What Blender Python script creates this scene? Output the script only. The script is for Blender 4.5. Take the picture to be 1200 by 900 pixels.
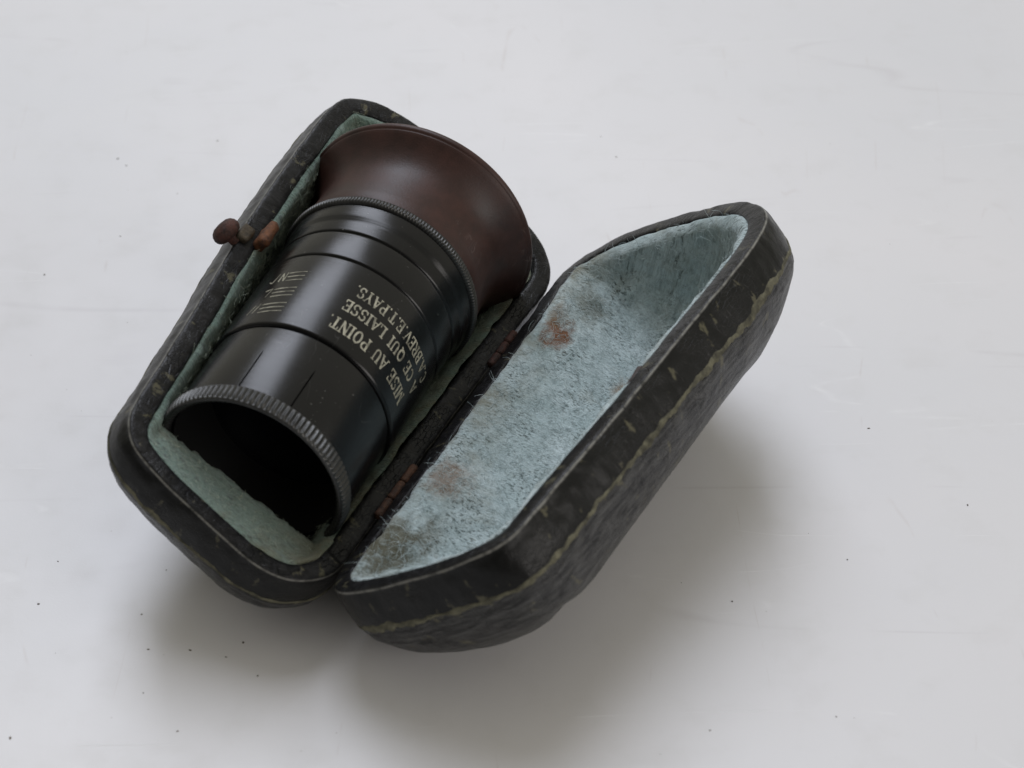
import bpy, bmesh, math, random
import numpy as np
from mathutils import Vector, Matrix, noise

random.seed(7); rng = np.random.default_rng(7)
for o in list(bpy.data.objects): bpy.data.objects.remove(o)
S = 0.01                                   # all sizes below are in centimetres
sc = bpy.context.scene
R = math.radians

# ------------------------------------------------------------------ camera, world, lights
HZ = 1.6                                   # height of the hinge line above the table (refined below)
CAM = [1.031, -31.86, 28.32]
cam_d = bpy.data.cameras.new('camera'); cam = bpy.data.objects.new('camera', cam_d)
sc.collection.objects.link(cam); sc.camera = cam
cam_d.sensor_width = 36; cam_d.lens = 78; cam_d.clip_start = 0.01; cam_d.clip_end = 50
cam.rotation_euler = (R(90 - 39.277), 0, 0)
cam.location = [c * S for c in CAM]
cam_d.dof.use_dof = True; cam_d.dof.focus_distance = 0.425; cam_d.dof.aperture_fstop = 26

w = bpy.data.worlds.new('World'); sc.world = w; w.use_nodes = True
bg = w.node_tree.nodes['Background']
bg.inputs[0].default_value = (1.0, 0.965, 0.83, 1)
# a room lit from the window side: walls behind the table and ceiling pale, the side behind the camera dim
wt = w.node_tree; wc = wt.nodes.new('ShaderNodeTexCoord'); wd_ = wt.nodes.new('ShaderNodeVectorMath'); wd_.operation = 'DOT_PRODUCT'
wt.links.new(wc.outputs['Generated'], wd_.inputs[0]); wd_.inputs[1].default_value = (0.15, 0.75, 0.50)
wm = wt.nodes.new('ShaderNodeMapRange'); wm.interpolation_type = 'SMOOTHSTEP'
wt.links.new(wd_.outputs['Value'], wm.inputs[0])
for k, v in ((1, -0.7), (2, 0.8), (3, 0.07), (4, 0.57)): wm.inputs[k].default_value = v
wt.links.new(wm.outputs[0], bg.inputs[1])

ld = bpy.data.lights.new('window_light', 'AREA'); lo = bpy.data.objects.new('window_light', ld)
sc.collection.objects.link(lo)
ld.shape = 'RECTANGLE'; ld.size = 1.35; ld.size_y = 3.10; ld.energy = 97.0; ld.color = (0.83, 0.875, 1.0)
ldir = Vector((-0.07, 0.54, 0.84)).normalized()
lo.location = Vector((0.0, 0.0, 0.02)) + ldir * 3.5
lo.rotation_euler = (-ldir).to_track_quat('-Z', 'Y').to_euler()

pd_ = bpy.data.lights.new('side_fill', 'AREA'); po = bpy.data.objects.new('side_fill', pd_)
sc.collection.objects.link(po)                           # added fill lamp, weak and low at the right, lifts the lid's shadow
pd_.shape = 'RECTANGLE'; pd_.size = 2.2; pd_.size_y = 0.7; pd_.energy = 20.0; pd_.color = (1.0, 0.955, 0.925)
fdir = Vector((0.80, -0.58, 0.36)).normalized(); po.location = fdir * 2.0
po.rotation_euler = (-fdir).to_track_quat('-Z', 'Y').to_euler()

vs = sc.view_settings; vs.view_transform = 'Standard'; vs.look = 'None'; vs.exposure = -0.13; vs.gamma = 1.0
vs.use_curve_mapping = False

# ------------------------------------------------------------------ helpers
def link(o, parent=None):
    sc.collection.objects.link(o)
    if parent is not None: o.parent = parent
    return o
def empty(name, loc=(0, 0, 0)):
    o = bpy.data.objects.new(name, None); o.empty_display_size = 0.01; o.location = [c * S for c in loc]
    return link(o)
def tag(o, label=None, cat=None, group=None, kind=None):
    for k, v in (('label', label), ('category', cat), ('group', group), ('kind', kind)):
        if v: o[k] = v
    return o
def mesh_obj(name, verts, faces, m, parent=None, smooth=True, uv=None, fix=True):
    me = bpy.data.meshes.new(name)
    me.from_pydata((np.asarray(verts, float) * S).tolist(), [], faces)
    if uv is not None:
        lay = me.uv_layers.new(name='UVMap')
        li = np.empty(len(me.loops), int); me.loops.foreach_get('vertex_index', li)
        lay.data.foreach_set('uv', np.asarray(uv, float)[li].ravel())
    if fix:
        b = bmesh.new(); b.from_mesh(me); bmesh.ops.recalc_face_normals(b, faces=b.faces[:]); b.to_mesh(me); b.free()
    if smooth: me.polygons.foreach_set('use_smooth', [True] * len(me.polygons))
    me.materials.append(m)
    return link(bpy.data.objects.new(name, me), parent)
def grid_faces(nu, nv, wrap_u=True):
    f = []
    for j in range(nv - 1):
        for i in range(nu if wrap_u else nu - 1):
            a = j * nu + i; b = j * nu + (i + 1) % nu
            f.append((a, b, b + nu, a + nu))
    return f
def nz(x, y=0., z=0., oct=1):
    return noise.noise((x, y, z)) if oct == 1 else noise.fractal((x, y, z), 1.0, 2.0, oct)

# ---- node shorthand
class Mat:
    def __init__(s, name):
        s.m = bpy.data.materials.new(name); s.m.use_nodes = True
        s.t = s.m.node_tree; s.n = s.t.nodes; s.b = s.n['Principled BSDF']
    def node(s, typ, **kw):
        n = s.n.new(typ)
        for k, v in kw.items(): setattr(n, k, v)
        return n
    def set(s, n, i, v):
        if isinstance(v, bpy.types.NodeSocket): s.t.links.new(v, n.inputs[i])
        else: n.inputs[i].default_value = v
    def coord(s, which='UV', scale=(1, 1, 1), rot=(0, 0, 0)):
        c = s.node('ShaderNodeTexCoord'); mp = s.node('ShaderNodeMapping')
        s.t.links.new(c.outputs[which], mp.inputs[0]); mp.inputs['Scale'].default_value = scale
        mp.inputs['Rotation'].default_value = rot
        return mp.outputs[0]
    def noise(s, vec, scale, detail=4, rough=.55, dist=0.0):
        n = s.node('ShaderNodeTexNoise'); s.set(n, 'Vector', vec); s.set(n, 'Scale', scale)
        s.set(n, 'Detail', detail); s.set(n, 'Roughness', rough); s.set(n, 'Distortion', dist)
        return n.outputs[0]
    def ramp(s, f, stops):
        n = s.node('ShaderNodeValToRGB'); s.set(n, 0, f); e = n.color_ramp.elements
        while len(e) < len(stops): e.new(.5)
        for k, (p, c) in enumerate(stops):
            e[k].position = p; e[k].color = (c, c, c, 1) if not isinstance(c, tuple) else (*c, 1)
        return n.outputs[0]
    def mix(s, f, a, b, mode='MIX'):
        n = s.node('ShaderNodeMix', data_type='RGBA', blend_type=mode)
        s.set(n, 0, f)
        s.set(n, 6, (*a, 1) if isinstance(a, tuple) else a); s.set(n, 7, (*b, 1) if isinstance(b, tuple) else b)
        return n.outputs[2]
    def math(s, op, a, b=0., c=None):
        n = s.node('ShaderNodeMath', operation=op); s.set(n, 0, a); s.set(n, 1, b)
        if c is not None: s.set(n, 2, c)
        return n.outputs[0]
    def sep(s, v):
        n = s.node('ShaderNodeSeparateXYZ'); s.set(n, 0, v); return n.outputs
    def bump(s, h, dist, strength=1.0, nrm=None):
        n = s.node('ShaderNodeBump'); s.set(n, 'Height', h); s.set(n, 'Distance', dist * S); s.set(n, 'Strength', strength)
        if nrm is not None: s.set(n, 'Normal', nrm)
        s.set(s.b, 'Normal', n.outputs[0]); return n.outputs[0]
    def p(s, **kw):
        for k, v in kw.items():
            k = k.replace('_', ' ')
            if isinstance(v, tuple) and len(v) == 3: v = (*v, 1)
            s.set(s.b, k, v)
        return s.m
OBJ = (100, 100, 100)                       # object coordinates in centimetres

def mat_table():
    M = Mat('white_table'); c = M.coord('Object', OBJ)
    big = M.noise(c, .10, 3, .5); med = M.noise(c, .9, 5, .6); fine = M.noise(c, 22, 3, .6)
    col = M.mix(M.ramp(big, [(.3, 0.), (.7, 1.)]), (.600, .600, .612), (.640, .628, .634))
    col = M.mix(M.math('MULTIPLY', M.ramp(med, [(.52, 0.), (.75, 1.)]), .20), col, (.50, .49, .47))
    # faint wipe marks and hairline scratches: contour lines of stretched noise
    def lines(vec, sc_, eps, mask_sc, lo, hi):
        n = M.noise(vec, sc_, 1.5, .5, .6); d = M.math('ABSOLUTE', M.math('SUBTRACT', n, .5))
        l = M.ramp(d, [(0., 1.), (eps, 0.)])
        return M.math('MULTIPLY', l, M.ramp(M.noise(c, mask_sc, 3, .6), [(lo, 0.), (hi, 1.)]))
    s1 = lines(M.coord('Object', (9, 70, 100), (0, 0, .5)), .55, .0035, .45, .52, .62)
    s2 = lines(M.coord('Object', (80, 10, 100), (0, 0, .2)), .45, .003, .5, .54, .64)
    s3 = lines(M.coord('Object', (8, 80, 100), (0, 0, -.35)), .35, .008, .3, .50, .62)
    col = M.mix(M.math('MULTIPLY', s1, .38), col, (.78, .78, .79))
    col = M.mix(M.math('MULTIPLY', s2, .30), col, (.42, .36, .33))
    col = M.mix(M.math('MULTIPLY', s3, .34), col, (.48, .46, .47))
    # tiny ground-in specks
    v = M.node('ShaderNodeTexVoronoi'); M.set(v, 'Vector', c); M.set(v, 'Scale', 1.6)
    sp = M.math('MULTIPLY', M.ramp(v.outputs['Distance'], [(.0, 1.), (.035, 0.)]), M.ramp(M.sep(v.outputs['Color'])[0], [(.62, 0.), (.66, 1.)]))
    col = M.mix(M.math('MULTIPLY', sp, .55), col, (.20, .17, .13))
    M.bump(M.math('ADD', M.math('MULTIPLY', fine, .25), M.math('ADD', M.math('MULTIPLY', med, 1.2), M.math('MULTIPLY', s1, .6))), .008, .6)
    return M.p(Base_Color=col, Roughness=M.math('MULTIPLY_ADD', med, .16, .30), Specular_IOR_Level=.40)

def mat_leather():
    M = Mat('worn_black_leather'); uv = M.coord('UV'); o = M.coord('Object', OBJ)
    x, y, z = M.sep(uv)
    streak = M.noise(M.coord('UV', (.8, 5, 1)), 2.2, 5, .65, .5)
    grain = M.noise(o, 22, 4, .65); wr = M.noise(M.coord('UV', (3.2, 1.2, 1)), 1.6, 3, .6, 1.0); patch = M.noise(o, 1.1, 4, .6)
    lowm = M.math('MULTIPLY', M.math('GREATER_THAN', y, .76), 1.)       # below the seam: rubbed, streaky hide
    rim = M.math('LESS_THAN', y, -.03)
    dark = M.mix(M.ramp(patch, [(.35, 0.), (.7, 1.)]), (.0040, .0042, .0040), (.0095, .0095, .009))
    rimc = M.mix(M.ramp(wr, [(.4, 0.), (.7, 1.)]), (.007, .007, .0075), (.018, .018, .019))
    lowc = M.mix(M.ramp(streak, [(.36, 0.), (.66, 1.)]), (.006, .006, .007), (.070, .070, .069))
    col = M.mix(rim, dark, rimc); col = M.mix(lowm, col, lowc)
    # tan/olive flecks where the surface has chipped through to the board
    fl = M.noise(M.coord('UV', (2.6, 1.5, 1)), 1.3, 4, .62)
    fm = M.ramp(fl, [(.61, 0.), (.67, 1.)])
    col = M.mix(M.math('MULTIPLY', fm, .55), col, (.135, .125, .078))
    # pale rubbed edge on the rim's outer arris
    e = M.math('ABSOLUTE', M.math('SUBTRACT', y, .0))
    em = M.math('MULTIPLY', M.ramp(e, [(0., 1.), (.034, 0.)]), M.ramp(M.noise(M.coord('UV', (2.4, .3, 1)), 1.4, 4, .7), [(.34, 0.), (.52, 1.)]))
    col = M.mix(M.math('MULTIPLY', em, .8), col, (.28, .275, .25))
    h = M.math('ADD', M.math('MULTIPLY', grain, .25), M.math('ADD', M.math('MULTIPLY', wr, .7), M.math('MULTIPLY', M.math('MULTIPLY', streak, lowm), 1.0)))
    cr = M.node('ShaderNodeTexVoronoi', feature='DISTANCE_TO_EDGE'); M.set(cr, 'Vector', M.coord('UV', (1.0, 2.2, 1))); M.set(cr, 'Scale', 5.5)
    crk = M.math('MULTIPLY', M.ramp(cr.outputs['Distance'], [(0., 1.), (.05, 0.)]), M.ramp(patch, [(.45, 0.), (.6, 1.)]))
    h = M.math('SUBTRACT', h, M.math('MULTIPLY', crk, .35))
    h = M.math('MULTIPLY', h, M.math('MULTIPLY_ADD', M.math('MAXIMUM', lowm, M.math('MULTIPLY', rim, .75)), .70, .30))
    M.bump(h, .045, .9)
    ro = M.math('MULTIPLY_ADD', grain, .26, .20)
    return M.p(Base_Color=col, Roughness=ro, Specular_IOR_Level=.20)

def mat_seam():
    M = Mat('frayed_board_edge'); o = M.coord('Object', OBJ)
    n = M.noise(o, 5, 4, .6)
    col = M.mix(M.ramp(n, [(.35, 0.), (.65, 1.)]), (.060, .057, .042), (.150, .143, .098))
    col = M.mix(M.ramp(M.noise(o, 1.6, 4, .7), [(.34, .6), (.50, 0.)]), col, (.016, .016, .014))
    M.bump(M.noise(o, 20, 3), .03, .8)
    return M.p(Base_Color=col, Roughness=.85, Specular_IOR_Level=.2)

def mat_felt(name, c0, c1, stain_amt, spots, relief=.035):
    M = Mat(name); uv = M.coord('UV'); o = M.coord('Object', OBJ)
    a = M.noise(o, .9, 5, .65); f = M.noise(M.coord('UV', (30, 9, 1), (0, 0, .8)), 1.0, 5, .7, 1.4)
    wv = M.noise(M.coord('UV', (22, 7, 1), (0, 0, .35)), 1.0, 3, .6, .3)
    col = M.mix(M.ramp(a, [(.3, 0.), (.7, 1.)]), c0, c1)
    col = M.mix(M.math('MULTIPLY', M.ramp(f, [(.35, 1.), (.55, 0.)]), .55), col, tuple(c * .42 for c in c0))
    gaps = M.math('MULTIPLY', M.ramp(wv, [(.40, 1.), (.47, 0.)]), M.ramp(M.noise(uv, .9, 3), [(.40, 0.), (.58, 1.)]))
    col = M.mix(M.math('MULTIPLY', gaps, .8), col, (.05, .07, .065))
    st = M.ramp(M.noise(o, .8, 5, .7, .4), [(.54, 0.), (.74, 1.)])
    col = M.mix(M.math('MULTIPLY', st, stain_amt), col, (.16, .14, .075))
    ux, uy, uz = M.sep(uv)                                # grubby along the rim
    eg = M.math('MULTIPLY', M.ramp(M.math('MULTIPLY', uy, .1), [(.05, 1.), (.19, 0.)]), M.ramp(M.noise(o, 1.3, 5, .7), [(.40, 0.), (.62, 1.)]))
    col = M.mix(M.math('MULTIPLY', eg, .75), col, (.17, .15, .09))
    for (l, ww, rad, amt, cc) in spots:                   # rust and dirt stains, some with shade painted in
        g = M.node('ShaderNodeVectorMath', operation='DISTANCE'); M.set(g, 0, uv); g.inputs[1].default_value = (l, ww, 0)
        d = M.math('ADD', g.outputs['Value'], M.math('MULTIPLY', M.math('SUBTRACT', M.noise(uv, 3.2, 4, .7), .5), 1.1 * rad * 2))
        col = M.mix(M.math('MULTIPLY', M.ramp(d, [(rad * .35, 1.), (rad, 0.)]), amt), col, cc)
    M.bump(M.math('ADD', M.math('MULTIPLY', f, .8), M.math('ADD', M.math('MULTIPLY', wv, .9), M.math('MULTIPLY', a, .6))), relief, .8)
    return M.p(Base_Color=col, Roughness=.95, Specular_IOR_Level=.12, Sheen_Weight=.25, Sheen_Roughness=.5)

def mat_fibre(name, c0, c1):
    M = Mat(name); o = M.coord('Object', OBJ)
    col = M.mix(M.ramp(M.noise(o, 7, 4, .8), [(.38, 0.), (.60, 1.)]), c0, c1)
    return M.p(Base_Color=col, Roughness=.8, Specular_IOR_Level=.15)

def mat_black_metal():
    M = Mat('black_lacquered_metal'); o = M.coord('Object', OBJ)
    br = M.noise(M.coord('Object', (6000, 60, 60)), 1.0, 3, .6)          # turned round the barrel
    sp = M.noise(o, 16, 2, .5); sm = M.noise(o, 1.1, 4, .6)
    dust = M.math('MULTIPLY', M.ramp(sp, [(.71, 0.), (.75, 1.)]), M.ramp(sm, [(.42, 0.), (.6, 1.)]))
    col = M.mix(M.math('MULTIPLY', dust, .5), (.0035, .0035, .0038), (.14, .14, .13))
    scr = M.math('ABSOLUTE', M.math('SUBTRACT', M.noise(M.coord('Object', (30, 130, 60), (0, .4, .3)), .9, 2, .5, .5), .5))
    scm = M.math('MULTIPLY', M.ramp(scr, [(0., 1.), (.003, 0.)]), M.ramp(M.noise(o, 1.5, 2), [(.55, 0.), (.62, 1.)]))
    col = M.mix(M.math('MULTIPLY', scm, .18), col, (.12, .12, .115))
    M.bump(M.math('ADD', br, M.math('MULTIPLY', sm, 1.0)), .004, .55)
    ro = M.math('ADD', M.math('MULTIPLY_ADD', br, .10, .14), M.math('MULTIPLY', sm, .10))
    return M.p(Base_Color=col, Roughness=ro, Specular_IOR_Level=.34)

def mat_knurl():
    M = Mat('knurled_dark_steel'); o = M.coord('Object', OBJ)
    n = M.noise(o, 3, 3)
    return M.p(Base_Color=M.mix(n, (.030, .030, .030), (.075, .075, .072)), Metallic=.75, Roughness=.36)

def mat_rubber():
    M = Mat('brown_hard_rubber'); o = M.coord('Object', OBJ)
    n = M.noise(o, 1.6, 5, .65); f = M.noise(o, 26, 3, .6)
    col = M.mix(M.ramp(n, [(.3, 0.), (.7, 1.)]), (.020, .0085, .0066), (.046, .0180, .0135))
    sc_ = M.math('ABSOLUTE', M.math('SUBTRACT', M.noise(M.coord('Object', (60, 160, 90), (.3, 0, .5)), 1.6, 2, .5, 1.0), .5))
    m = M.math('MULTIPLY', M.ramp(sc_, [(0., 1.), (.006, 0.)]), M.ramp(M.noise(o, .9, 3), [(.56, 0.), (.64, 1.)]))
    col = M.mix(M.math('MULTIPLY', m, .55), col, (.16, .12, .11))
    M.bump(M.math('ADD', M.math('MULTIPLY', f, .5), n), .010, .6)
    return M.p(Base_Color=col, Roughness=M.math('MULTIPLY_ADD', n, .2, .36), Specular_IOR_Level=.36)

def mat_rust(name, c0, c1, met=.35):
    M = Mat(name); o = M.coord('Object', OBJ); n = M.noise(o, 6, 5, .7)
    col = M.mix(M.ramp(n, [(.35, 0.), (.62, 1.)]), c0, c1)
    M.bump(M.noise(o, 14, 4, .7), .04, .9)
    return M.p(Base_Color=col, Roughness=.68, Metallic=met)

def plain(name, c, r, **kw):
    M = Mat(name); return M.p(Base_Color=c, Roughness=r, **kw)

# ------------------------------------------------------------------ case frame
a_, tau, t2 = R(24.661), R(29.862), R(35.976)
L = Vector((math.sin(a_), math.cos(a_), 0)); Wh = Vector((math.cos(a_), -math.sin(a_), 0)); Z = Vector((0, 0, 1))
Wb = Wh * math.cos(tau) - Z * math.sin(tau); Nb = Wh * math.sin(tau) + Z * math.cos(tau)
Wd = Wh * math.cos(t2) + Z * math.sin(t2); Nd = -Wh * math.sin(t2) + Z * math.cos(t2)

LID_CTRL = [(-4.75, .0), (-5.15, .17), (-5.45, .60), (-5.57, 1.4), (-5.57, 2.4), (-5.50, 3.2), (-5.33, 3.85), (-5.02, 4.22),
        (-4.5, 4.40), (-3.82, 4.53), (-1.5, 4.97), (.8, 5.34), (2.0, 5.54), (3.1, 5.63), (4.0, 5.50), (4.7, 5.02), (5.2, 4.30), (5.55, 3.2),
        (5.68, 2.2), (5.66, 1.5), (5.5, .75), (5.05, .17), (4.4, .0), (3, 0), (0, 0), (-3, 0)]
BASE_CTRL = [(-4.6, .0), (-5.0, .13), (-5.47, .56), (-5.66, 1.16), (-5.62, 2.0), (-5.55, 2.7), (-5.46, 3.36), (-5.25, 4.07), (-5.02, 4.33), (-4.71, 4.50), (-3.6, 4.68),
        (-1.88, 4.93), (.91, 5.37), (3.53, 5.65), (4.4, 5.71), (4.98, 5.64), (5.22, 5.46), (5.45, 5.15), (5.65, 4.66), (5.72, 4.0), (5.70, 3.0), (5.58, 1.9), (5.32, .95),
        (5.12, .56), (4.82, .24), (4.3, .02), (3, 0), (0, 0), (-3, 0)]
def catmull(pts, n):
    P = np.array(pts); out = []
    m = len(P)
    for i in range(m):
        p0, p1, p2, p3 = P[i - 1], P[i], P[(i + 1) % m], P[(i + 2) % m]
        d = [max(np.linalg.norm(q - p) ** .5, 1e-6) for p, q in ((p0, p1), (p1, p2), (p2, p3))]
        m1 = (p1 - p0) / d[0] - (p2 - p0) / (d[0] + d[1]) + (p2 - p1) / d[1]; m1 *= d[1]
        m2 = (p2 - p1) / d[1] - (p3 - p1) / (d[1] + d[2]) + (p3 - p2) / d[2]; m2 *= d[1]
        for t in np.linspace(0, 1, 40, endpoint=False):
            out.append((2 * t**3 - 3 * t * t + 1) * p1 + (t**3 - 2 * t * t + t) * m1 + (-2 * t**3 + 3 * t * t) * p2 + (t**3 - t * t) * m2)
    out = np.array(out); seg = np.linalg.norm(np.roll(out, -1, 0) - out, axis=1); cum = np.concatenate([[0], np.cumsum(seg)])
    u = np.linspace(0, cum[-1], n, endpoint=False); ext = np.vstack([out, out[:1]])
    return np.stack([np.interp(u, cum, ext[:, k]) for k in (0, 1)], 1), u
NU = 420
CEN = np.array([.05, 2.55])
def set_outline(ctrl):
    global OUT, ARC, NRM, SIDE
    OUT, ARC = catmull(ctrl, NU)
    tan = np.roll(OUT, -1, 0) - np.roll(OUT, 1, 0); tan /= np.linalg.norm(tan, axis=1)[:, None]
    NRM = np.stack([-tan[:, 1], tan[:, 0]], 1)
    NRM *= -np.sign(((OUT - CEN) * NRM).sum(1))[:, None]     # inwards
    for _ in range(6): NRM = NRM + np.roll(NRM, 1, 0) + np.roll(NRM, -1, 0); NRM /= np.linalg.norm(NRM, axis=1)[:, None]
    SIDE = np.clip(OUT[:, 1] / 5.0, 0, 1)                    # 0 at the hinge, 1 at the free edge
set_outline(BASE_CTRL)

def ring_off(d):                                        # true inward offset, for the rim; thinner at the front end
    return OUT + NRM * (d * np.interp(OUT[:, 0], [-5.5, -4.6, 5, 5.6], [.68, .88, .90, 1.0]))[:, None]
def ring_scale(d, side):                                # rounded-bottom inset
    d = np.asarray(d) * (1 + .9 * np.abs(NRM[:, 0] * NRM[:, 1]) * 2 * min(1, float(np.max(d))) * np.clip(SIDE * 2, 0, 1))
    d = np.minimum(d, 2.42)
    dw = d * (side[0] * (1 - SIDE) + side[1] * SIDE)
    half_w = np.maximum(np.abs(OUT[:, 1] - CEN[1]), 1e-3)
    k_l = 1 - d * side[2] * np.where(OUT[:, 0] < 0, side[3], 1.0) / 5.6
    hw = np.where(OUT[:, 1] > CEN[1], 2.7, 2.55)
    return np.stack([CEN[0] + (OUT[:, 0] - CEN[0]) * k_l, CEN[1] + (OUT[:, 1] - CEN[1]) * (1 - dw / hw)], 1)

def interp_prof(prof, step=.07):
    P = np.array(prof, float); seg = np.linalg.norm(np.diff(P, axis=0), axis=1); cum = np.concatenate([[0], np.cumsum(seg)])
    n = int(cum[-1] / step) + 2; u = np.linspace(0, cum[-1], n)
    Q = np.stack([np.interp(u, cum, P[:, k]) for k in (0, 1)], 1)
    for _ in range(2): Q[1:-1] = (Q[:-2] + 2 * Q[1:-1] + Q[2:]) / 4
    return Q

RIM = [(.47, -.30), (.46, -.10), (.45, -.04), (.42, -.012), (.34, -.003), (.25, .0), (.16, .0), (.09, -.004), (.055, -.012), (.03, -.026), (.012, -.05), (.003, -.085)]
OUTER = [(0, -.12), (-.03, -.3), (-.05, -.6), (-.05, -.8), (-.015, -1.0), (.10, -1.3),
         (.30, -1.7), (.58, -2.05), (.95, -2.33), (1.4, -2.5), (1.9, -2.57), (2.4, -2.6)]
def outer_rings(depth, side, bulge, seed):
    Q = np.concatenate([np.array(RIM), interp_prof(OUTER, .075)]); rings = []; vs_ = []; cum = 0
    for k, (d, h) in enumerate(Q):
        if k: cum += float(np.hypot(*(Q[k] - Q[k - 1])))
        hh = h if h > -.8 else -.8 + (h + .8) * (depth - .8) / 1.8
        if k < len(RIM): p = ring_off(d)
        else:
            p = ring_scale(max(d, 0), side)
            p = p - NRM * (max(-d, 0) * (1 + bulge * SIDE))[:, None]
        rings.append(np.column_stack([p, np.full(NU, hh)])); vs_.append(cum)
    vs_ = np.array(vs_) - vs_[len(RIM) - 2]              # zero on the outer arris of the rim
    V = np.array(rings)                                  # (nv, NU, 3)
    for j in range(V.shape[0]):
        for i in range(NU):
            l, ww, h = V[j, i]
            n1 = nz(l * .55 + seed, ww * .55, h * .55, 3); n2 = nz(l * 1.9, ww * 1.9 + seed, h * 1.9, 3); n3 = nz(l * 5, ww * 5, h * 5 + seed, 2)
            am = .5 if j < len(RIM) else 1.0
            k = (.030 * n1 + .018 * n2 + .010 * n3) * am
            if vs_[j] > .85: k += .010 * n2 + .008 * n3
            V[j, i, :2] -= NRM[i] * k; V[j, i, 2] += (.030 * n1 + .014 * n2 + .008 * n3)
    return V, vs_
def to_world(V, Wv, Nv, hz):
    V = V.reshape(-1, 3); M = np.array([L, Wv, Nv])
    return V @ M + np.array([0, 0, hz])
def flip(V):                                             # base: the same outline mirrored across the hinge line
    V = V.copy(); V[..., 1] *= -1; return V

BS = (.80, 1.15, 1.0, 1.35); LS = (.55, 1.50, 1.05, 1.15)
Vb, vb = outer_rings(2.62, BS, 1.7, 3.1)
Vb = flip(Vb)
HZ2 = -to_world(Vb, Wb, Nb, 0)[:, 2].min()
set_outline(LID_CTRL)
lo_d, hi_d = 2.0, 4.2                                    # lid as deep as it must be to stand on the table too
for _ in range(7):
    md = (lo_d + hi_d) / 2
    Q = interp_prof(OUTER, .3); zmin = 9
    for d, h in Q:
        hh = h if h > -.8 else -.8 + (h + .8) * (md - .8) / 1.8
        p = ring_scale(max(d, 0), LS); zmin = min(zmin, (HZ2 + p[:, 1] * math.sin(t2) + hh * math.cos(t2)).min())
    if zmin > 0.04: lo_d = md
    else: hi_d = md
LD = (lo_d + hi_d) / 2
Vl, vl = outer_rings(LD, LS, .3, 8.7); set_outline(BASE_CTRL)
zl = to_world(Vl, Wd, Nd, HZ2)[:, 2].min()
print('HZ', HZ2, 'lid depth', LD, 'lid zmin', zl)
cam.location.z += (HZ2 - HZ) * S

# ------------------------------------------------------------------ table
table = mesh_obj('tabletop', [(-90, -60, 0), (90, -60, 0), (90, 120, 0), (-90, 120, 0)], [(0, 1, 2, 3)], mat_table(), smooth=False)
tag(table, 'smooth white painted tabletop with faint scratches and specks', kind='structure')

# ------------------------------------------------------------------ the case
case = empty('monocular_case', (0, 0, 0))
tag(case, 'open black leather clamshell case with pale blue felt lining and rusty hinges', 'case')
leather, seam_m = mat_leather(), mat_seam()
RUST = (.17, .062, .018); DIRT_SHADE = (.085, .078, .045)
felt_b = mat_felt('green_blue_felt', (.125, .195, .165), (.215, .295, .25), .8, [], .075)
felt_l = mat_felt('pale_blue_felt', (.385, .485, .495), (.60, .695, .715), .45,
                  [(2.75, 1.15, .52, .95, RUST), (3.2, .85, .40, .55, (.17, .10, .04)), (-2.0, 1.05, .65, .65, (.19, .11, .065)),
                   (-4.15, .95, 1.0, .9, DIRT_SHADE), (-3.4, 1.5, .5, .5, DIRT_SHADE), (3.9, 1.45, .55, .5, DIRT_SHADE), (2.3, 3.6, .5, .7, (.20, .11, .04))])  # front corner spot: olive dirt plus the hollow's shading painted in
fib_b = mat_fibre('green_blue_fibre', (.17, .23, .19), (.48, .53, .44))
fib_l = mat_fibre('pale_blue_fibre', (.30, .37, .37), (.65, .735, .75))

def shell(name, V, vv, Wv, Nv, seed):
    nv = V.shape[0]
    P = to_world(V, Wv, Nv, HZ2)
    uv = np.stack([np.tile(ARC, nv), np.repeat(vv, NU)], 1)
    F = grid_faces(NU, nv)
    F.append(tuple(range((nv - 1) * NU, nv * NU)))       # bottom
    return mesh_obj(name, P, F, leather, case, uv=uv)
base_shell = shell('base_shell', Vb, vb, Wb, Nb, 1)
set_outline(LID_CTRL); lid_shell = shell('lid_shell', Vl, vl, Wd, Nd, 2)
tag(base_shell, 'black leather lower half holding the monocular'); tag(lid_shell, 'opened black leather lid half with empty felt inside')

def seam(V, vv, Wv, Nv, parent, v0, width, seed, sign):
    """ragged strip where the top and bottom leather meet"""
    n = 1100; verts = []; rows = 5
    nvr = V.shape[0]
    def at(i, vpos):
        fi = i * NU / n; i0 = int(fi) % NU; i1 = (i0 + 1) % NU; t = fi - int(fi)
        j = np.searchsorted(vv, vpos) - 1; j = min(max(j, 0), nvr - 2); s = (vpos - vv[j]) / (vv[j + 1] - vv[j])
        g = lambda jj: V[jj, i0] * (1 - t) + V[jj, i1] * t
        nn = NRM[i0] * (1 - t) + NRM[i1] * t
        return g(j) * (1 - s) + g(j + 1) * s, nn
    for i in range(n):
        arc = i * ARC[-1] / n
        c = v0 + .10 * nz(arc * .35 + seed, 0, 0, 2) + .035 * nz(arc * 2.1, seed, 0, 2)
        wd = width * (.55 + .7 * abs(nz(arc * .9, 3, seed, 2)) + 2.6 * max(0, nz(arc * .45, 7, seed, 2) - .12))
        top = c - wd * (.5 + .35 * nz(arc * 4, 1, seed, 3)); bot = c + wd * (.5 + .45 * nz(arc * 5, 9, seed, 3))
        for r in range(rows):
            f = r / (rows - 1); p, nn = at(i, top + (bot - top) * f)
            lift = .016 * math.sin(math.pi * f) ** .5 if 0 < r < rows - 1 else -.012
            q = p.copy(); q[:2] -= nn * np.array([1, sign]) * lift
            verts.append(q)
    F = []
    for i in range(n):
        for r in range(rows - 1):
            a = i * rows + r; b = ((i + 1) % n) * rows + r
            F.append((a, b, b + 1, a + 1))
    return mesh_obj('seam', to_world(np.array(verts), Wv, Nv, HZ2), F, seam_m, parent)
seam(Vl, vl, Wd, Nd, lid_shell, .76, .15, 1.7, 1); set_outline(BASE_CTRL)
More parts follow.
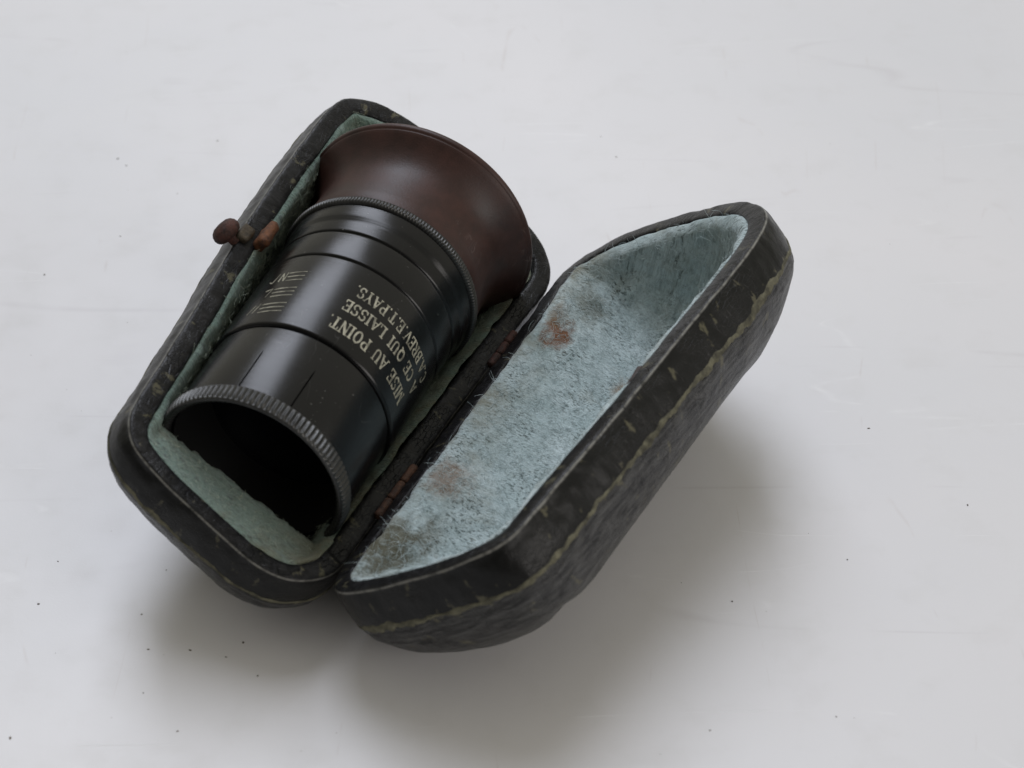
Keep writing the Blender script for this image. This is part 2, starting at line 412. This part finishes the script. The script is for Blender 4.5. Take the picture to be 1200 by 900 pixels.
seam(Vb, vb, Wb, Nb, base_shell, .70, .12, 4.4, -1)

# ---- felt linings with loose fibres
LIN = [(.40, -.10), (.42, -.02), (.47, .02), (.55, -.01), (.64, -.12), (.72, -.4), (.80, -.9), (.95, -1.4), (1.2, -1.75), (1.6, -2.0), (2.05, -2.1), (2.4, -2.12)]
LIN_LID = [(.40, -.10), (.42, -.02), (.47, .01), (.58, -.03), (.72, -.13), (.9, -.32), (1.1, -.58), (1.35, -.92), (1.65, -1.28), (2.0, -1.6), (2.25, -1.75), (2.44, -1.8)]
def lining(Wv, Nv, m, parent, depth, side, sgn, seed, fm, nfib, zone, flen=1.0):
    Q = interp_prof(LIN if sgn < 0 else LIN_LID, .09); rings = []
    for d, h in Q:
        hh = h * depth / 2.12 if h < -.1 and sgn < 0 else h
        if d < .75: p = ring_off(d)
        else:
            p0 = ring_off(.72); f = (d - .72) / 1.72          # shrink towards the middle line
            k = 1 - min(f, 1) * .93
            kl = .62 if sgn < 0 else np.where(p0[:, 0] > CEN[0], (.05 + .40 * min(f, 1) ** 2), .34 + .2 * min(f, 1))
            p = np.stack([CEN[0] + (p0[:, 0] - CEN[0]) * (1 - min(f, 1) * kl), CEN[1] + (p0[:, 1] - CEN[1]) * k], 1)
        rings.append(np.column_stack([p, np.full(NU, hh)]))
    V = np.array(rings)
    if sgn > 0: V[..., 2] = np.where(V[..., 2] < -.1, -.1 + (V[..., 2] + .1) * (1 + .40 * np.clip((V[..., 0] - .8) / 2.6, 0, 1)), V[..., 2])
    nv = V.shape[0]
    # close the floor along the middle line
    last = V[-1].copy(); last[:, 1] = CEN[1] + (last[:, 1] - CEN[1]) * .02; last[:, 2] -= .01
    V = np.concatenate([V, last[None]]); nv += 1
    for j in range(nv):
        for i in range(NU):
            l, ww, h = V[j, i]
            k = .05 * nz(l * .8 + seed, ww * .8, h * .8, 3) + .035 * nz(l * 3, ww * 3 + seed, h * 3, 2)
            if sgn < 0 and l > -4.2:                          # felt lowered along the hinge side to deepen the shade there
                sk = max(0, 1 - ww / 1.6); V[j, i, 2] = h = h - .28 * sk * min(1, j / 3); V[j, i, 1] += .10 * sk; ww = V[j, i, 1]
            if sgn < 0:                                      # thick felt pad at the front end, rising to the ring
                pad = -.02 - max(l + 5.25, 0) * .27 if l < -4.33 else -.269 - (l + 4.33) * 6
                h = V[j, i, 2] = max(h, pad)
            if sgn < 0 and l < -3.9: k *= .25
            edge = min(1, j / 6)
            V[j, i, :2] += NRM[i] * k * edge; V[j, i, 2] += k * .8
            if j < 5: V[j, i, :2] += NRM[i] * .06 * nz(l * 1.6, ww * 1.6, seed, 3)
    uv = np.stack([V[..., 0], V[..., 1] - V[..., 2]], -1).reshape(-1, 2)
    Vs = V.copy(); Vs[..., 1] *= sgn
    P = to_world(Vs, Wv, Nv, HZ2)
    o = mesh_obj('felt_lining', P, grid_faces(NU, nv), m, parent, uv=uv, fix=False)
    G = P.reshape(nv, NU, 3)
    # outward (towards the opening) normals
    du = np.roll(G, -1, 1) - np.roll(G, 1, 1); dv = np.empty_like(G); dv[1:-1] = G[2:] - G[:-2]; dv[0] = G[1] - G[0]; dv[-1] = G[-1] - G[-2]
    nn = np.cross(du, dv); nn /= np.linalg.norm(nn, axis=2, keepdims=True) + 1e-9
    if (nn[nv // 2] @ np.array(Nv)).mean() < 0: nn = -nn
    area = np.linalg.norm(np.cross(du, dv), axis=2); zz = zone(V).copy(); zz[:5] *= .12; pr = (area * zz).ravel(); pr /= pr.sum()
    pick = rng.choice(pr.size, nfib, p=pr)
    verts = []; faces = []
    for q in pick:
        j, i = divmod(int(q), NU)
        n = nn[j, i]; p = G[j, i].copy()
        t = du[j, i] / (np.linalg.norm(du[j, i]) + 1e-9); b = np.cross(n, t)
        p += t * rng.normal(0, .05) + b * rng.normal(0, .05)
        long_ = rng.random() < .12
        ln = rng.uniform(.10, .24) * (1.9 if long_ else 1) * flen; rad = rng.uniform(.0030, .0055)
        ang = rng.uniform(0, 2 * math.pi); d = t * math.cos(ang) + b * math.sin(ang); el = rng.uniform(.15, .8) if not long_ else rng.uniform(.3, 1.0)
        cur = rng.normal(0, 1.1); pts = [p - n * .01]; ns = 4
        for k in range(ns):
            e = el * (1 - k / (ns - .8)); dd = d * math.cos(e) + n * math.sin(e)
            pts.append(pts[-1] + dd * ln / ns)
            s_ = np.cross(n, d); d = d * math.cos(cur / ns) + s_ * math.sin(cur / ns)
        v0 = len(verts); side_ = np.cross(n, d)
        for k, x in enumerate(pts):
            r = rad * (1 - .5 * k / ns)
            for ph in (0, 2.094, 4.189): verts.append(x + r * (side_ * math.cos(ph) + n * math.sin(ph)))
        for k in range(ns):
            for e in range(3):
                a0 = v0 + k * 3 + e; a1 = v0 + k * 3 + (e + 1) % 3
                faces.append((a0, a1, a1 + 3, a0 + 3))
    fo = mesh_obj('felt_fibres', np.array(verts), faces, fm, parent, fix=False); fo['kind'] = 'stuff'
    return o
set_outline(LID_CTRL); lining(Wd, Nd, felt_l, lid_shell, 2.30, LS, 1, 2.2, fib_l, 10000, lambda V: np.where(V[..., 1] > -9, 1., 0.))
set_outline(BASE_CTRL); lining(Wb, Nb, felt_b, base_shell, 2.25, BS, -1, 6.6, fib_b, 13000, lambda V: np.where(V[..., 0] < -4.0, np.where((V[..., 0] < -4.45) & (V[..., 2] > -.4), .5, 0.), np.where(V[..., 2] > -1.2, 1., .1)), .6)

def frame_pt(l, ww, h, Wv, Nv):
    return np.array(L) * l + np.array(Wv) * ww + np.array(Nv) * h + np.array([0, 0, HZ2])

def lathe_dir(name, prof, c, ax, m, parent, n=40, bumpy=0.0):
    """solid of revolution about ax through c; prof = [(t, r)]"""
    ax = np.array(ax, float); ax /= np.linalg.norm(ax); u = np.cross(ax, [0.3, 0.2, 1]); u /= np.linalg.norm(u); v = np.cross(ax, u)
    V = []
    for t, r in prof:
        for i in range(n):
            a = 2 * math.pi * i / n; rr = r * (1 + bumpy * nz(math.cos(a) * 2 + t * 5, math.sin(a) * 2, t * 7))
            V.append(np.array(c) + ax * t + rr * (u * math.cos(a) + v * math.sin(a)))
    F = grid_faces(n, len(prof)); F.append(tuple(range(n))); F.append(tuple(range((len(prof) - 1) * n, len(prof) * n)))
    return mesh_obj(name, V, F, m, parent)
def rounded_box(name, c, ex, ey, ez, sx, sy, sz, m, parent, bev=.04, wob=.02):
    b = bmesh.new(); bmesh.ops.create_cube(b, size=1)
    for v in b.verts: v.co = Vector((v.co.x * sx, v.co.y * sy, v.co.z * sz))
    bmesh.ops.bevel(b, geom=b.edges[:], offset=bev, segments=3, affect='EDGES', profile=.5)
    bmesh.ops.subdivide_edges(b, edges=[e for e in b.edges if e.calc_length() > .12], cuts=3, use_grid_fill=True)
    b.verts.index_update(); E_ = np.array([ex, ey, ez]); V = []
    for v in b.verts:
        k = 1 + wob * nz(v.co.x * 6, v.co.y * 6, v.co.z * 6, 2) * 3
        V.append(np.array(v.co) * k @ E_ + np.array(c))
    F = [tuple(v.index for v in f.verts) for f in b.faces]; b.free()
    return mesh_obj(name, V, F, m, parent)

rust = mat_rust('rusty_iron', (.035, .017, .012), (.15, .058, .022)); rust_d = mat_rust('dark_rusty_iron', (.022, .012, .010), (.070, .026, .018), .3)
rust_o = mat_rust('orange_rusty_iron', (.026, .013, .009), (.095, .042, .020), .2)
# hinges: three knuckles and a leaf let into each rim
mid = (Wb * -1 + Wd); up_h = np.array((Nb + Nd).normalized())
for l0, l1, m in ((-3.25, -1.75, rust_o), (1.45, 2.6, rust_d)):
    hg = empty('hinge', tuple(frame_pt((l0 + l1) / 2, 0, 0, Wb, Nb))); hg.parent = case
    off = Vector(hg.location) / S
    def put(o):
        o.data.transform(Matrix.Translation(-Vector(hg.location))); return o
    n = 3; gap = .02; seg = (l1 - l0) / n
    for k in range(n):
        c = frame_pt(l0 + k * seg + gap / 2, 0, 0, Wb, Nb) + up_h * .03; ln = seg - gap
        put(lathe_dir('knuckle', [(0, .04), (.015, .075), (.05, .084), (ln - .05, .084), (ln - .015, .075), (ln, .04)], c, L, m, hg, 24, .06))
    for Wv, Nv, s in ((Wb, Nb, -1), (Wd, Nd, 1)):
        c = frame_pt((l0 + l1) / 2, s * .20, .012, Wv, Nv)
        c = c - np.array(Nv) * .075
        put(rounded_box('leaf', c, np.array(L), np.array(Wv), np.array(Nv), (l1 - l0) * .96, .26, .05, m, hg, .015, .01))
# push button, its bent bracket on the rim and the catch tongue
Wn = -np.array(Wb); Nn = np.array(Nb); Ln = np.array(L)
c = frame_pt(.0, -5.18, -.06, Wb, Nb)
lathe_dir('push_button', [(0, .10), (.12, .11), (.14, .17), (.17, .235), (.22, .27), (.29, .285), (.36, .27), (.42, .225), (.46, .15), (.475, .03)], c, Wn * .97 + Nn * .22, rust_d, case, 40, .05)
rounded_box('button_bracket', frame_pt(.22, -5.16, .05, Wb, Nb), Ln, Wn, Nn, .42, .26, .17, mat_rust('grimy_brass', (.022, .017, .011), (.065, .048, .027), .3), case, .06, .06)
rounded_box('catch_tongue', frame_pt(.45, -4.84, .10, Wb, Nb), Ln * .99 + Wn * .09, Wn * .97 + Nn * .2, Nn * .97 - Wn * .2,   .64, .24, .38, rust, case, .10, .05)
rounded_box('catch_slot', frame_pt(-.95, 4.60, -.13, Wd, Nd), Ln, np.array(Wd), np.array(Nd), 1.1, .14, .16, mat_rust('brown_worn_board', (.030, .022, .022), (.075, .055, .052), 0.), case, .04, .03)

# ------------------------------------------------------------------ the monocular
yaw, pit = R(-4.211), R(-.122)
axv = (L * math.cos(yaw) * math.cos(pit) + Wb * math.sin(yaw) + Nb * math.sin(pit)).normalized()
uu = (Wb - axv * Wb.dot(axv)).normalized(); nvv = axv.cross(uu)
if nvv.dot(Nb) < 0: nvv = -nvv
c0 = Vector((0, 0, HZ2)) + Wb * -2.55 + Nb * -.10 + L * .203
mono = bpy.data.objects.new('monocular', None); mono.empty_display_size = .01; link(mono)
yv = nvv.cross(axv)
mono.matrix_world = Matrix(((axv.x, yv.x, nvv.x, c0.x * S), (axv.y, yv.y, nvv.y, c0.y * S), (axv.z, yv.z, nvv.z, c0.z * S), (0, 0, 0, 1))) @ Matrix.Scale(1.0068, 4)
tag(mono, 'black metal monocular with knurled rings and flared brown eyecup lying in the felt', 'monocular')
def pt(l, r, th):                                        # th in degrees from the top towards the hinge
    return (l, -r * math.sin(R(th)) * (1 if yv.dot(uu) < 0 else -1), r * math.cos(R(th)))
def lathe(name, prof, m, n=160, parent=None, knurl=None):
    V = []
    for k, (l, r) in enumerate(prof):
        for i in range(n):
            th = 360. * i / n; rr = r
            if knurl and knurl[0] <= l <= knurl[1]:
                rr -= knurl[3] * (.5 - .5 * math.cos(R(th) * knurl[2])) ** .8
            V.append(pt(l, rr, th))
    return mesh_obj(name, V, grid_faces(n, len(prof)), m, parent or mono)
def rnd(prof, r=.02, seg=3):                             # round the corners of a lathe profile
    out = [prof[0]]
    for a, b, c in zip(prof, prof[1:], prof[2:]):
        a, b, c = (np.array(q, float) for q in (a, b, c)); d1 = np.linalg.norm(a - b); d2 = np.linalg.norm(c - b)
        k = min(r, d1 * .45, d2 * .45); p = b + (a - b) / d1 * k; q = b + (c - b) / d2 * k
        for t in np.linspace(0, 1, seg + 1): out.append(tuple((1 - t)**2 * p + 2 * t * (1 - t) * b + t * t * q))
    out.append(prof[-1]); return out
black, knm, rub = mat_black_metal(), mat_knurl(), mat_rubber()
inner_m = plain('matt_black_inside', (.008, .008, .008), .55, Specular_IOR_Level=.3)
G = .035
sleeve = lathe('front_sleeve', rnd([(-4.10, 1.60), (-4.10, 1.735), (-2.42, 1.765), (-2.40, 1.72), (-2.34, 1.70)], .03), black)
band = lathe('inscribed_barrel', rnd([(-2.40, 1.70), (-2.375, 1.78), (-2.34, 1.812), (-.36, 1.838), (-.33, 1.80), (-.30, 1.77)], .025), black)
lathe('barrel_collar', rnd([(-.36, 1.76), (-.31, 1.79), (-.28, 1.835), (.38, 1.85), (.41, 1.80), (.44, 1.78)], .025), black)
lathe('eyepiece_collar', rnd([(.38, 1.77), (.43, 1.80), (.46, 1.845), (.74, 1.86), (.86, 1.90), (1.16, 1.925), (1.20, 1.87), (1.24, 1.85)], .03), black)
lathe('eyepiece_knurled_ring', [(1.17, 1.80), (1.175, 1.93), (1.20, 1.985), (1.225, 2.0), (1.27, 2.005), (1.315, 2.0), (1.335, 1.98), (1.345, 1.93), (1.35, 1.85)], knm, 1140, None, (1.19, 1.33, 190, .028))
cup = [(1.33, 1.83), (1.34, 1.895), (1.40, 1.925), (1.7, 1.905), (2.0, 1.885), (2.25, 1.88), (2.42, 1.892), (2.56, 1.922), (2.68, 1.97), (2.79, 2.035), (2.89, 2.115), (2.98, 2.205), (3.05, 2.28), (3.09, 2.322), (3.105, 2.332)]
cup += [(3.118, 2.330), (3.13, 2.352), (3.15, 2.374), (3.185, 2.385), (3.225, 2.382), (3.258, 2.366), (3.272, 2.34), (3.26, 2.30), (3.22, 2.22), (3.05, 1.95), (2.75, 1.6), (2.45, 1.1), (2.35, .75), (2.35, .62), (1.9, .60)]
lathe('eyecup', cup, rub, 220)
lathe('front_knurled_ring', [(-4.09, 1.70), (-4.075, 1.76), (-4.085, 1.795), (-4.11, 1.815), (-4.16, 1.818), (-4.26, 1.812), (-4.33, 1.80), (-4.36, 1.785), (-4.385, 1.765), (-4.41, 1.745), (-4.42, 1.715), (-4.415, 1.685), (-4.36, 1.672), (-4.20, 1.668)], knm, 1080, None, (-4.37, -4.09, 108, .042))
lathe('inner_tube', [(-4.36, 1.674), (-4.2, 1.665), (-3.9, 1.62), (-3.85, 1.58), (-2.6, 1.56), (1.2, 1.40)], inner_m)
lens_m = plain('dark_glass', (.006, .007, .009), .08, Specular_IOR_Level=.5)
def dome(name, l0, r0, bulge, m):
    prof = [(l0 - bulge * (1 - (k / 14)**2), max(r0 * k / 14, .002)) for k in range(15)]
    return lathe(name, prof, m, 96)
dome('objective_lens', -2.75, 1.57, .22, lens_m); dome('eyepiece_lens', 2.1, .60, -.10, lens_m)
# two spring slots of the front sleeve: their dark insides painted as black strips laid on
slot_m = plain('slot_shadow_black', (.002, .002, .002), .9, Specular_IOR_Level=.0)
for th in (-36.2, -3.65):
    V = []; nl = 14
    for k in range(nl + 1):
        l = -4.06 + k / nl * (1.0); r = 1.735 + (l + 4.10) / 1.68 * .03 + .004; hw = .42 * (1 if k < nl - 1 else (.7 if k == nl - 1 else .25))
        for t in (-hw, -hw * .3, hw * .3, hw): V.append(pt(l, r, th + t))
    mesh_obj('slot_shade_strip', V, grid_faces(4, nl + 1, False), slot_m, mono, fix=False)

# ---- engraved lettering: slab-serif stroke letters laid on the barrel
gilt = mat_rust('cream_engraving', (.10, .095, .07), (.42, .40, .31), 0.)
SF = .20
def ser(x, y, w_=.17): return ((x - w_, y), (x + w_, y), .09)
def vert(x, y0=0., y1=1., t=.17): return ((x, y0), (x, y1), t)
def arc(cx, cy, rx, ry, a0, a1, t=.13, n=10):
    p = [(cx + rx * math.cos(R(a0 + (a1 - a0) * k / n)), cy + ry * math.sin(R(a0 + (a1 - a0) * k / n))) for k in range(n + 1)]
    return [(p[k], p[k + 1], t) for k in range(n)]
GL = {
 'I': (.42, [vert(.21), ser(.21, .045), ser(.21, .955)]),
 'T': (.72, [vert(.36, 0, .95), ser(.36, .045), ((.04, .94), (.68, .94), .12), ((.07, .97), (.07, .70), .09), ((.65, .97), (.65, .70), .09)]),
 'E': (.68, [vert(.16), ((.04, .05), (.62, .05), .11), ((.04, .95), (.62, .95), .11), ((.16, .51), (.46, .51), .10), ((.60, .02), (.60, .28), .09), ((.60, .98), (.60, .72), .09), ((.46, .40), (.46, .62), .07)]),
 'L': (.66, [vert(.18), ser(.18, .955), ((.03, .05), (.60, .05), .11), ((.59, .02), (.59, .32), .09)]),
 'M': (.92, [((.15, 0), (.15, 1), .10), ((.76, 0), (.76, 1), .17), ((.16, .97), (.46, .10), .15), ((.46, .10), (.75, .97), .09), ser(.14, .045, .12), ser(.77, .045, .14), ser(.10, .955, .08), ser(.82, .955, .08)]),
 'N': (.80, [((.16, 0), (.16, 1), .10), ((.64, 0), (.64, 1), .10), ((.16, .97), (.64, .04), .18), ser(.15, .045, .14), ser(.64, .955, .14), ser(.10, .955, .09)]),
 'U': (.78, [vert(.18, .3, 1), ((.62, .3), (.62, 1), .10), ser(.18, .955, .15), ser(.62, .955, .13)] + arc(.40, .32, .22, .26, 180, 360, .12)),
 'A': (.80, [((.10, .02), (.40, .98), .09), ((.40, .98), (.68, .02), .18), ((.20, .33), (.58, .33), .09), ser(.10, .045, .12), ser(.68, .045, .13)]),
 'V': (.80, [((.12, .98), (.40, .03), .18), ((.40, .03), (.69, .98), .09), ser(.12, .955, .13), ser(.69, .955, .12)]),
 'Y': (.78, [((.12, .98), (.39, .48), .17), ((.39, .48), (.67, .98), .09), vert(.39, 0, .5), ser(.39, .045), ser(.12, .955, .13), ser(.67, .955, .12)]),
 'P': (.72, [vert(.18), ser(.18, .045), ser(.12, .955, .09), ((.18, .95), (.42, .95), .10), ((.18, .46), (.42, .46), .10)] + arc(.42, .705, .20, .245, -90, 90, .15)),
 'R': (.78, [vert(.18), ser(.18, .045), ser(.12, .955, .09), ((.18, .95), (.42, .95), .10), ((.18, .49), (.42, .49), .10), ((.38, .49), (.64, .04), .15), ser(.68, .045, .09)] + arc(.42, .72, .19, .23, -90, 90, .15)),
 'B': (.74, [vert(.18), ser(.12, .045, .09), ser(.12, .955, .09), ((.18, .95), (.40, .95), .10), ((.18, .52), (.42, .52), .09), ((.18, .05), (.42, .05), .10)] + arc(.40, .735, .18, .215, -90, 90, .14) + arc(.42, .285, .21, .235, -90, 90, .15)),
 'O': (.80, arc(.40, .5, .27, .44, 0, 360, .15, 20)),
 'Q': (.80, arc(.40, .5, .27, .44, 0, 360, .15, 20) + [((.38, .22), (.66, -.10), .13)]),
 'C': (.74, arc(.41, .5, .28, .44, 50, 310, .15, 16) + [((.60, .66), (.60, .97), .09)]),
 'S': (.68, arc(.34, .73, .21, .215, 20, 255, .14, 10) + arc(.34, .27, .22, .225, 75, -160, .14, 10) + [((.57, .72), (.57, .96), .08), ((.11, .30), (.11, .04), .08)]),
 'D': (.78, [vert(.18), ((.05, .95), (.36, .95), .10), ((.05, .05), (.36, .05), .10)] + arc(.34, .5, .28, .45, -90, 90, .15, 12)),
 '.': (.34, [((.10, .08), (.24, .08), .15)]), ' ': (.50, []),
}
def text_line(s, l_mid, th_end, hgt, deg_per, parent, r_at):
    """reads towards decreasing th; letter tops face the front ring"""
    wtot = sum(GL[c][0] for c in s); V = []; F = []; k = 0
    # scale so that one average letter takes deg_per degrees
    sx = deg_per
    pos = 0
    for ch in s:
        wch, st = GL[ch]
        jit = .012 * nz(pos * 3.3, 1, hgt * 9)
        for (p, q, t) in st:
            p = np.array(p, float); q = np.array(q, float); d = q - p; ln = np.linalg.norm(d)
            if ln < 1e-6: continue
            d /= ln; nrm = np.array([-d[1], d[0]]) * t / 2
            # letters are narrower than tall: keep stroke weight even
            ns = max(2, int(ln / .15) + 1); k += 1
            base = len(V)
            for e in range(ns + 1):
                c = p + d * ln * e / ns
                for sg in (-1, 1):
                    x, y = c + nrm * sg
                    th = th_end + (wtot - (pos + x)) * sx
                    l = l_mid + hgt / 2 - (y + jit) * hgt
                    V.append(pt(l, r_at(l) + .0035 + .00006 * (k % 50), th))
            for e in range(ns):
                a = base + e * 2; F.append((a, a + 1, a + 3, a + 2))
        pos += wch
    return mesh_obj('inscription', V, F, gilt, parent, smooth=False, fix=False)
rband = lambda l: 1.812 + (l + 2.34) / 1.98 * .026
text_line('MISE AU POINT.', -1.90, -14.2, .31, 7.37, band, rband)
text_line('A CE QUI LAISSE', -1.40, -11.2, .285, 7.3, band, rband)
text_line('C.A.BREV.E.T.PAYS.', -.965, -10.7, .285, 6.6, band, rband)
# adjusting scale: three groups of three hairlines with slanting characters
def scale_strip(name, pts, wd, parent):
    V = []; F = []
    for (la, ta), (lb, tb) in pts:
        n = 10; b0 = len(V)
        d = np.array([lb - la, R(tb - ta) * 1.83]); d /= np.linalg.norm(d); nn = np.array([-d[1], d[0]])
        for e in range(n + 1):
            f = e / n; l = la + (lb - la) * f; th = ta + (tb - ta) * f; h = wd * (.65 + .35 * math.sin(math.pi * min(1, f * 1.3 + .1)))
            for sg in (-1, 1):
                ll = l + nn[0] * h * sg / 2; V.append(pt(ll, rband(ll) + .0035 + .0001 * (len(F) % 7), th + math.degrees(nn[1] * h * sg / 2 / 1.83)))
        for e in range(n):
            a = b0 + e * 2; F.append((a, a + 1, a + 3, a + 2))
    return mesh_obj(name, V, F, gilt, parent, smooth=False, fix=False)
for g, (ls, t0s) in enumerate((((-.87, -.985, -1.10), (-52.8, -52.6, -52.2)), ((-1.34, -1.45, -1.56), (-56, -56, -55.5)), ((-1.79, -1.905, -2.02), (-57, -57, -56.5)))):
    for l, t0 in zip(ls, t0s):
        scale_strip('scale_line', [((l - .02, t0), (l + .012, -41.6 - (l + .9) * .6))], .028, band)
scale_strip('scale_character', [((-1.12, -57.5), (-.86, -57.2)), ((-.86, -57.2), (-1.12, -54.2)), ((-1.12, -54.2), (-.86, -53.9))], .030, band)
scale_strip('scale_character', [((-1.12, -62.0), (-.86, -60.0)), ((-1.12, -62.0), (-1.06, -65))], .030, band)
scale_strip('scale_character', [((-1.56, -59.5), (-1.33, -57.5)), ((-1.36, -62.5), (-1.33, -57.5))], .030, band)
scale_strip('scale_character', [((-2.02, -61), (-1.76, -58.5)), ((-2.02, -65), (-1.78, -62))], .030, band)

# ------------------------------------------------------------------ grit on the table
grit_m = mat_rust('dark_grit', (.05, .042, .034), (.16, .13, .09), 0.)
def px(x, y):                                            # spot on the table surface seen at that place, as table coordinates in cm
    f = 2600.; p = R(39.277); fw = np.array([0, math.cos(p), -math.sin(p)]); up = np.array([0, math.sin(p), math.cos(p)])
    d = (x - 600) / f * np.array([1., 0, 0]) - (y - 450) / f * up + fw; c = np.array([CAM[0], CAM[1], CAM[2] + HZ2 - HZ])
    return c + d * (-c[2] / d[2])
V = []; F = []
GR = [(138, 186, 4), (148, 194, 3), (208, 227, 2.2), (141, 277, 2.5), (52, 322, 3), (166, 720, 3), (174, 761, 2.6), (223, 762, 3), (285, 753, 3.5), (302, 792, 3), (45, 708, 3.5), (68, 658, 2), (168, 812, 2.5),
      (208, 857, 2.4), (722, 184, 2.6), (858, 705, 3), (1134, 592, 2.6), (1018, 502, 3), (993, 656, 2.6), (704, 160, 2), (255, 165, 3), (980, 840, 2.2), (832, 856, 2.6), (195, 668, 2), (265, 770, 2), (12, 865, 4)]
for x, y, s in GR + [(random.uniform(10, 1190), random.uniform(10, 890), random.uniform(.8, 1.4)) for _ in range(28)]:
    c = px(x, y); r = s * .0058; b0 = len(V); a0 = random.uniform(0, 6.28); el = random.uniform(1., 2.2)
    for lvl, rr in ((0.0, 1.), (.35, .9), (.6, .4)):
        for i in range(7):
            a = i / 7 * 6.283; k = rr * r * random.uniform(.7, 1.2); dx, dy = math.cos(a) * k * el, math.sin(a) * k
            V.append((c[0] + dx * math.cos(a0) - dy * math.sin(a0), c[1] + dx * math.sin(a0) + dy * math.cos(a0), lvl * r * .8 + .0015))
    for k in range(2):
        for i in range(7):
            a = b0 + k * 7 + i; b = b0 + k * 7 + (i + 1) % 7; F.append((a, b, b + 7, a + 7))
    F.append(tuple(b0 + 14 + i for i in range(7)))
grit = mesh_obj('grit', V, F, grit_m)
tag(grit, 'dark specks of grit scattered over the white tabletop', 'grit', kind='stuff')
